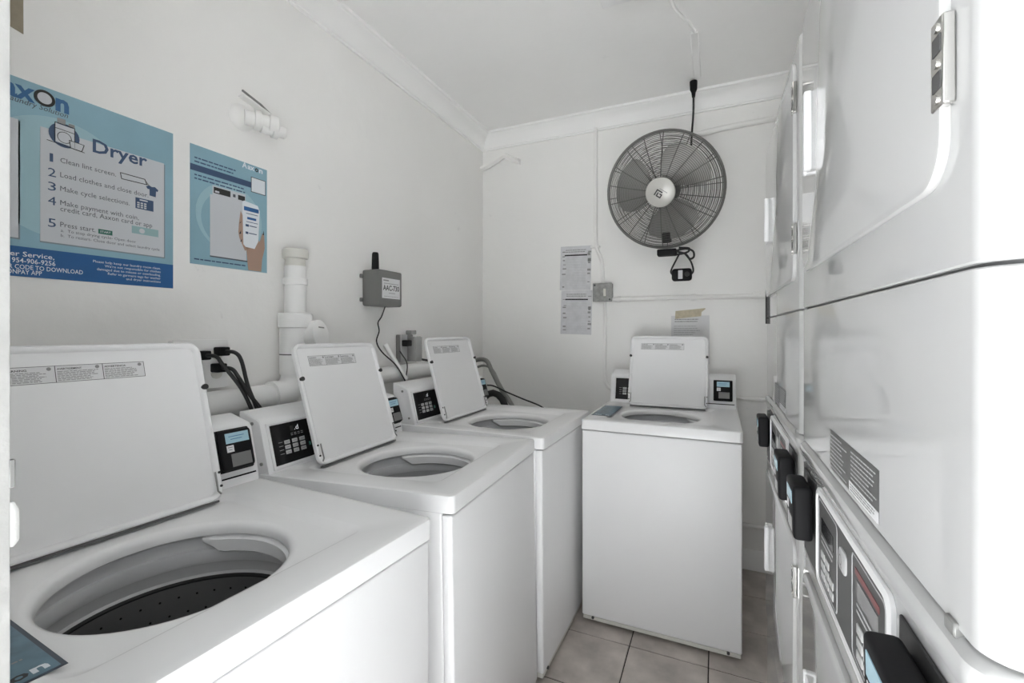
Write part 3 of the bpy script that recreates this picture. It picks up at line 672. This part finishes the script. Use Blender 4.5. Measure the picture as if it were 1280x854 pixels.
poly('drawing_basket', F, [(0.600, 1.786), (0.622, 1.784), (0.627, 1.802), (0.597, 1.804)], 'pos_panel', ps, 0.0003, b0 + 0.0012)
outline('drawing_line', [(0.600, 1.786), (0.622, 1.784), (0.627, 1.802), (0.597, 1.804), (0.600, 1.786)], base=b0 + 0.0016)
for i, (s, v, w, hh) in enumerate((('Clean lint screen.', 1.7425, 0.116, 0.0125), ('Load clothes and close door.', 1.706, 0.194, 0.0125), ('Make cycle selections.', 1.6715, 0.148, 0.0125), ('Make payment with coin,', 1.636, 0.170, 0.0125), ('Press start.', 1.5815, 0.071, 0.0125))):
    lt(s, 0.580, v, w, hh); lt(str(i + 1), 0.557 + 0.003 * (i == 0), v - 0.004, 0.0065 if i == 0 else 0.015, 0.021, 'pos_navy')
lt('credit card, Aaxon card or app', 0.580, 1.621, 0.204, 0.0125)
lt('a.  To stop drying cycle- Open door', 0.581, 1.569, 0.162, 0.0075); lt('b.  To restart- Close door and select laundry cycle', 0.581, 1.5565, 0.222, 0.0075)
flat('start_key', F, 0.657, 0.688, 1.5795, 1.592, 'pos_green', ps, 0.0002, b0 + 0.0006); lettering('START', F, 0.661, 1.583, 0.023, 0.0055, 'pos_white', ps, lift=b0 + 0.0011)
outline('drawing_line', [(0.706, 1.757), (0.765, 1.756), (0.770, 1.742), (0.709, 1.741), (0.706, 1.757)], 0.002)
poly('drawing_edge', F, [(0.765, 1.756), (0.778, 1.741), (0.770, 1.741)], 'inkgrey', ps, 0.0002, b0 + 0.0006)
poly('drawing_shirt', F, [(0.768, 1.737), (0.776, 1.742), (0.783, 1.739), (0.791, 1.741), (0.800, 1.734), (0.797, 1.728), (0.794, 1.730), (0.793, 1.712), (0.777, 1.713), (0.777, 1.731), (0.772, 1.731)], 'pos_navy', ps, 0.0002, b0 + 0.0006)
flat('drawing_keypad', F, 0.742, 0.787, 1.668, 1.699, 'pos_navy', ps, 0.0002, b0 + 0.0006)
bars('drawing_key', F, [(0.746 + 0.0085 * i, 0.752 + 0.0085 * i, 1.673 + 0.006 * j, 0.004) for i in range(3) for j in range(3)] + [(0.752, 0.772, 1.694, 0.004)], 'pos_panel', ps, b0 + 0.0008)
flat('drawing_card', F, 0.733, 0.800, 1.596, 1.617, 'pos_teal', ps, 0.0002, b0 + 0.0003 + 0.0002)
MB().cyl((0.758, 1.606, b0), (0.758, 1.606, b0 + 0.0009), 0.007, 16, F).build('drawing_coin', 'pos_panel', ps, False)
for s, u, v, w, h in (('Faster Service,', 0.462, 1.497, 0.107, 0.0115), ('954-906-9256', 0.494, 1.4815, 0.077, 0.0115), ('SCAN QR CODE TO DOWNLOAD', 0.445, 1.467, 0.180, 0.0105), ('AAXONPAY APP', 0.462, 1.455, 0.084, 0.0105)):
    lettering(s, F, u, v, w, h, 'pos_white', ps, lift=b0 + 0.0006, bold=0.01)
for i, (s, w) in enumerate((('Please help keep our laundry room clean.', 0.160), ("We're not responsible for clothes", 0.135), ('damaged due to misuse or overloading.', 0.152), ('Refer to garment tags for washer', 0.128), ('and dryer instructions', 0.086))):
    lettering(s, F, 0.806, 1.5015 - 0.0098 * i, w, 0.0065, 'pos_white', ps, lift=b0 + 0.0006, right=True)
# smaller poster
p2 = MB().box(0.889, 1.156, 1.532, 1.908, 0, 0.001, T=F).build('payment_poster', 'pos_bg', None, False)
solo(p2, 'small blue poster of a hand holding a phone before a washer', 'poster')
l2 = lambda s, u, v, w, h, m='pos_text', **k: lettering(s, F, u, v, w, h, m, p2, lift=b0 + 0.0006, **k)
poly('pale_disc', F, arc_poly(1.02, 1.70, 0.115, 36), 'pos_mid', p2, 0.0002, b0)
poly('pale_disc', F, arc_poly(1.02, 1.69, 0.098, 36), 'pos_bg', p2, 0.0003, b0)
l2('A', 1.060, 1.889, 0.018, 0.019, 'pos_white', bold=0.03); l2('ax', 1.080, 1.889, 0.026, 0.018, 'pos_white', bold=0.03); l2('o', 1.108, 1.889, 0.013, 0.018, 'ink', bold=0.04); l2('n', 1.124, 1.889, 0.014, 0.018, 'pos_white', bold=0.03)
flat('blue_stripe', F, 0.889, 1.100, 1.826, 1.846, 'pos_navy', p2, 0.0003, b0)
bars('headline_print', F, textrows(0.902, 1.045, 1.850, 1.874, 2, 0.0042, 0.15, 41) + textrows(0.902, 1.080, 1.797, 1.820, 2, 0.0042, 0.1, 42), 'pos_navy', p2, b0)
flat('code_frame', F, 1.093, 1.150, 1.812, 1.866, 'pos_text', p2, 0.0004, b0); flat('code_field', F, 1.0955, 1.1475, 1.8145, 1.8635, 'pos_white', p2, 0.0003, b0 + 0.0004)
flat('drawing_washer', F, 0.950, 1.075, 1.566, 1.765, 'pos_panel', p2, 0.0003, b0 + 0.0004); flat('drawing_washer_foot', F, 0.950, 1.083, 1.5615, 1.566, 'pos_text', p2, 0.0003, b0 + 0.0004)
flat('drawing_washer_back', F, 0.958, 1.072, 1.765, 1.796, 'pos_panel', p2, 0.0003, b0 + 0.0004)
flat('drawing_panel', F, 0.962, 1.018, 1.772, 1.792, 'ink', p2, 0.0003, b0 + 0.0007); flat('drawing_panel', F, 1.045, 1.070, 1.772, 1.788, 'ink', p2, 0.0003, b0 + 0.0007)
bars('drawing_mark', F, [(0.966, 0.980, 1.778, 0.006)], 'pos_panel', p2, b0 + 0.001); flat('drawing_mark', F, 1.027, 1.036, 1.776, 1.786, 'pos_text', p2, 0.0003, b0 + 0.0007)
poly('drawing_hand', F, [(1.082, 1.534), (1.132, 1.534), (1.136, 1.580), (1.146, 1.620), (1.144, 1.668), (1.136, 1.672), (1.126, 1.640), (1.070, 1.600), (1.050, 1.640), (1.046, 1.660), (1.048, 1.690), (1.054, 1.735), (1.062, 1.720), (1.064, 1.640), (1.074, 1.618)], 'skin', p2, 0.0003, b0 + 0.0008)
poly('drawing_phone', F, [(1.064, 1.622), (1.072, 1.614), (1.106, 1.612), (1.120, 1.640), (1.126, 1.750), (1.118, 1.768), (1.066, 1.774), (1.060, 1.766)], 'pos_white', p2, 0.0004, b0 + 0.001)
for f in ([(1.048, 1.690), (1.056, 1.700), (1.054, 1.694)], [(1.048, 1.655), (1.055, 1.668), (1.055, 1.656)], [(1.052, 1.628), (1.058, 1.640), (1.058, 1.630)], [(1.137, 1.668), (1.143, 1.668), (1.141, 1.684)]):
    poly('drawing_nail', F, f, 'ink', p2, 0.0002, b0 + 0.0016)
bars('phone_print', F, [(1.066, 1.122, 1.748, 0.014), (1.078, 1.112, 1.716, 0.008)], 'pos_band', p2, b0 + 0.0014); bars('phone_print', F, [(1.072, 1.084, 1.690, 0.008), (1.086, 1.114, 1.690, 0.003), (1.072, 1.082, 1.664, 0.008), (1.084, 1.114, 1.664, 0.003), (1.074, 1.118, 1.732, 0.002), (1.074, 1.118, 1.703, 0.002)], 'pos_navy', p2, b0 + 0.0014)
bars('foot_print', F, textrows(0.901, 1.072, 1.543, 1.553, 1, 0.004, 0.0, 51), 'pos_navy', p2, b0)
# brown tape remnant
solo(poly('brown_tape', F, [(0.44, 2.035), (0.47, 2.028), (0.49, 2.030), (0.514, 2.024), (0.5135, 2.16), (0.44, 2.16)], 'tapedark', None, 0.0008), 'torn brown tape remnant high on the left wall above the large poster', 'tape')

# ------------------------------------------------------------------ left wall: capped valves
vf = empty('capped_valve', (XL, 1.06, 2.06), 0, 'white-painted capped pipe fitting high on the left wall', 'pipe fitting')
T = frame((0, 0, 0), (0, 1, 0), (0, 0, 1))     # u=y v=z n=+x
MB().lathe([(0.046, 0.0), (0.043, 0.004), (0.030, 0.012)], 20, T, True, True).build('wall_flange', 'wall', vf)
bx_ = MB(); ax = Matrix.Rotation(R(62), 4, 'Y')
V = T @ Matrix.Translation((0.0, 0.0, 0.012)) @ ax
bx_.lathe([(0.026, 0.0), (0.026, 0.03), (0.034, 0.032), (0.034, 0.050), (0.024, 0.053), (0.024, 0.075), (0.030, 0.078), (0.030, 0.105), (0.020, 0.110)], 18, V, True, True)
bx_.build('nozzle', 'wall', vf)
V2 = T @ Matrix.Translation((0.05, -0.015, 0.03)) @ Matrix.Rotation(R(70), 4, 'Y')
b = MB().lathe([(0.022, 0.0), (0.022, 0.035), (0.029, 0.037), (0.029, 0.055), (0.020, 0.058), (0.020, 0.080), (0.016, 0.084)], 18, V2, True, True).build('second_nozzle', 'wall', vf)
MB().lathe([(0.008, 0.084), (0.008, 0.0865), (0.001, 0.087)], 12, V2, True, True).build('nozzle_hole', 'seam', b)
MB().box(-0.045, 0.085, 0.040, 0.046, 0.030, 0.060, 0.002, 1, T=T @ Matrix.Rotation(R(-12), 4, 'Z')).build('lever', 'wall', vf)
MB().tube([(0.060, -0.040, 0.062), (0.055, 0.03, 0.048), (0.052, 0.075, 0.030)], 0.004, 6).build('wire', 'galv', vf)

# ------------------------------------------------------------------ left wall: drain pipes
sp_ = empty('standpipe', (XL + 0.062, 1.228, 1.06), 0, 'white plastic drain standpipe with vent cap and cleanout on the left wall', 'pipe')
z0 = 1.06
lz = lambda pr: [(r, z - z0) for r, z in pr]
MB().lathe(lz([(0.036, 1.560), (0.036, 1.588), (0.044, 1.592), (0.046, 1.606), (0.046, 1.622), (0.040, 1.626), (0.001, 1.627)]), 28, None, True, False).build('vent_cap', 'pvc2', sp_)
MB().lathe(lz([(0.035, 1.385), (0.0375, 1.386), (0.0375, 1.562)]), 28).build('riser', 'pvc', sp_)
MB().lathe(lz([(0.038, 1.492), (0.043, 1.493), (0.043, 1.516), (0.038, 1.517)]), 28).build('coupling', 'pvc', sp_)
MB().lathe(lz([(0.037, 1.388), (0.056, 1.387), (0.060, 1.382), (0.060, 1.335), (0.054, 1.330), (0.054, 1.16)]), 28).build('tee_body', 'pvc', sp_)
co = frame((0.0, 0.022, 1.290 - z0), (0, 1, 0), (-0.2, 0, 1))
co = co @ Matrix.Rotation(R(18), 4, 'Y')
cl = MB().lathe([(0.048, 0.0), (0.048, 0.062), (0.058, 0.064), (0.058, 0.085), (0.054, 0.088), (0.001, 0.089)], 28, co, True, False).build('cleanout_cap', 'pvc', sp_)
bars('cap_print', co, textrows(-0.018, 0.022, 0.024, 0.032, 1, 0.005, 0, 3), 'inkgrey', cl, 0.0885)
pts = [(0, 0, 1.17 - z0)] + [(0.0, -0.070 + 0.070 * math.cos(a), 1.160 - z0 - 0.070 * math.sin(a)) for a in [R(15 * k) for k in range(7)]] + [(0.0, -0.085, 1.09 - z0)]
MB().tube(pts, 0.049, 24).build('elbow', 'pvc', sp_)
MB().cyl((0, -0.080, 1.09 - z0), (0, -0.106, 1.09 - z0), 0.052, 24).build('hub', 'pvc', sp_)
MB().cyl((0, -0.100, 1.09 - z0), (0, -0.90, 1.084 - z0), 0.043, 24).build('drain_run', 'pvc', sp_)
MB().cyl((0, 0, 1.232 - z0), (0, 0, 1.236 - z0), 0.0548, 24).build('joint_ring', 'seam', sp_)
dp = MB().cyl((XL + 0.062, 1.42, 1.108), (XL + 0.062, 2.36, 1.116), 0.040, 24).build('drain_pipe', 'pvc')
solo(dp, 'white horizontal drain pipe behind the corner washers under the weatherproof outlet', 'pipe')
MB().cyl((XL + 0.062, 2.36, 1.116), (XL + 0.062, 2.39, 1.116), 0.047, 24).build('end_cap', 'pvc', dp)

# outlet with three plugs behind the first washer
ob = empty('outlet_box', (XL, 0.905, 1.215), 0, 'white double outlet box with black plugs behind the lid beside the door', 'outlet')
MB().box(0.0005, 0.030, -0.08, 0.080, -0.075, 0.075, 0.004, 2).build('box_body', 'pvc', ob)
op = MB().box(0.030, 0.034, -0.084, 0.084, -0.079, 0.079, 0.0015, 1).build('cover_plate', 'pvc', ob)
for y in (-0.045, 0.045):
    for z in (-0.03, 0.03): MB().lathe([(0.018, 0.0), (0.018, 0.004), (0.001, 0.0041)], 18, frame((0.034, y, z), (0, 1, 0), (0, 0, 1)), True).build('socket', 'pvc2', ob)
for kk, (y, z, dy, col) in enumerate(((-0.010, 0.030, 0.035, 'washer plug in the left socket of the double outlet'), (0.050, 0.040, 0.05, 'washer plug in the upper right socket of the double outlet'), (0.040, -0.012, 0.05, 'washer plug in the lower right socket of the double outlet'))):
    pc = empty('power_cord', (XL + 0.034, 0.905 + y, 1.215 + z), 0, 'black ' + col + ' with cord running down', 'power cord', 'black power cords')
    MB().box(0.0005, 0.036, -0.016, 0.018, -0.014, 0.014, 0.004, 2).build('plug', 'black', pc)
    ey = 1.00 - 0.905 - y; ez = 1.03 - 1.215 - z
    MB().tube(bez([(0.030, 0.0, 0.0), (0.056, 0.018, -0.004), (0.070, 0.030, -0.03), (0.085 + 0.012 * kk, ey * 0.75, ez * 0.5), (0.100 + 0.016 * kk, ey + 0.008 * kk, ez * 0.85), (0.105 + 0.016 * kk, ey + 0.006 + 0.008 * kk, ez - 0.02)]), 0.0062, 8).build('cord', 'cable', pc)

# grey antenna box
ab = empty('antenna_box', (XL, 1.73, 1.52), 0, 'grey plastic box lettered AAC-730 with black antenna on the left wall', 'control box')
MB().box(0.003, 0.100, -0.085, 0.085, -0.083, 0.084, 0.008, 2).build('enclosure', 'greybox', ab)
for v in (-0.055, 0.055): MB().box(0.0005, 0.012, -0.102, -0.083, v - 0.009, v + 0.009, 0.003, 1).build('mounting_lug', 'greybox', ab)
MB().lathe([(0.016, 0.0), (0.017, 0.01), (0.015, 0.075), (0.012, 0.082), (0.001, 0.083)], 20, Matrix.Translation((0.055, -0.055, 0.0835)), True).build('antenna', 'black', ab)
T = frame((0.1002, 0, 0), (0, 1, 0), (0, 0, 1))
nl = flat('name_label', T, -0.062, 0.066, -0.047, 0.047, 'paper', ab, 0.0006)
lettering('AAC-730', T, -0.056, -0.010, 0.116, 0.024, 'ink', nl, lift=0.0009, bold=0.02)
bars('small_print', T, [(-0.054, -0.016, 0.036, 0.006)] + textrows(-0.05, 0.055, 0.018, 0.026, 1, 0.003, 0, 4) + textrows(-0.015, 0.030, -0.026, -0.018, 1, 0.003, 0, 6) + textrows(-0.05, 0.055, -0.042, -0.034, 1, 0.002, 0, 7), 'inkgrey', nl, 0.0006)
MB().tube(bez([(0.05, 0.020, -0.082), (0.035, 0.012, -0.13), (0.022, 0.002, -0.16), (0.022, 0.010, -0.20), (0.015, 0.0, -0.25), (0.045, 0.004, -0.30), (0.105, 0.028, -0.36), (0.128, 0.060, -0.425), (0.126, 0.075, -0.435), (0.118, 0.10, -0.36), (0.055, 0.125, -0.30)]), 0.003, 8).build('cord', 'cable', ab)
cs = MB().tube([(XL + 0.050, 1.750, 1.255), (XL + 0.124, 1.815, 1.085)], 0.012, 10).build('cord_sleeve', 'pvc')
solo(cs, 'short slanting white plastic sleeve under the antenna box cord', 'sleeve')
wo = empty('weatherproof_outlet', (XL, 1.945, 1.232), 0, 'grey weatherproof outlet cover on the left wall between two lids', 'outlet')
MB().box(0.0005, 0.030, -0.055, 0.055, -0.070, 0.070, 0.004, 1).build('box_body', 'greybox', wo)
MB().box(0.030, 0.085, 0.005, 0.060, -0.070, 0.060, 0.006, 2).build('bubble_cover', 'smoke', wo)
MB().box(0.030, 0.034, -0.055, 0.0, -0.070, 0.070, 0.002, 1).build('inner_plate', 'key', wo)
MB().box(0.020, 0.060, 0.0, 0.045, 0.070, 0.092, 0.004, 1).build('cover_hinge', 'smoke', wo)
MB().box(0.034, 0.072, -0.050, -0.012, 0.010, 0.042, 0.005, 2).build('plug', 'black', wo)
MB().tube(bez([(0.05, 0.05, -0.055), (0.085, 0.11, -0.070), (0.115, 0.17, -0.075), (0.122, 0.26, -0.09)]), 0.006, 8).build('cord', 'cable', wo)

# hoses in the far corner
hs = MB().tube(bez([(-1.47, 2.56, 1.10), (-1.38, 2.55, 1.138), (-1.30, 2.52, 1.135), (-1.24, 2.48, 1.07), (-1.17, 2.45, 0.98), (-1.09, 2.42, 0.90), (-1.04, 2.40, 0.82), (-1.02, 2.38, 0.70)]), 0.014, 10).build('drain_hose', 'greyhose')
solo(hs, 'grey ribbed drain hose arching down behind the corner washer', 'hose')
hs2 = MB().tube(bez([(-1.47, 2.60, 1.06), (-1.36, 2.58, 1.10), (-1.27, 2.54, 1.08), (-1.20, 2.50, 1.00), (-1.12, 2.46, 0.91), (-1.06, 2.44, 0.80), (-1.04, 2.43, 0.70)]), 0.008, 8).build('supply_hose', 'galv')
solo(hs2, 'thin braided steel supply hose beside the grey drain hose', 'hose')
ch = MB().tube([(-1.185 + 0.085 * math.cos(a), 2.38, 0.84 + 0.12 * math.sin(a)) for a in [R(200 - 22 * k) for k in range(11)]], 0.020, 12).build('rubber_hose', 'rubber')
solo(ch, 'thick black rubber hose looped behind the corner washer', 'hose')
bc = MB().tube(bez([(-1.165, 2.268, 1.018), (-1.15, 2.32, 1.008), (-1.12, 2.42, 0.965), (-1.06, 2.52, 0.915), (-0.95, 2.58, 0.86), (-0.86, 2.60, 0.78), (-0.84, 2.60, 0.70)]), 0.0045, 8).build('reader_cable', 'cable')
solo(bc, 'thin black cable trailing from the corner washer card reader to the back', 'cable')
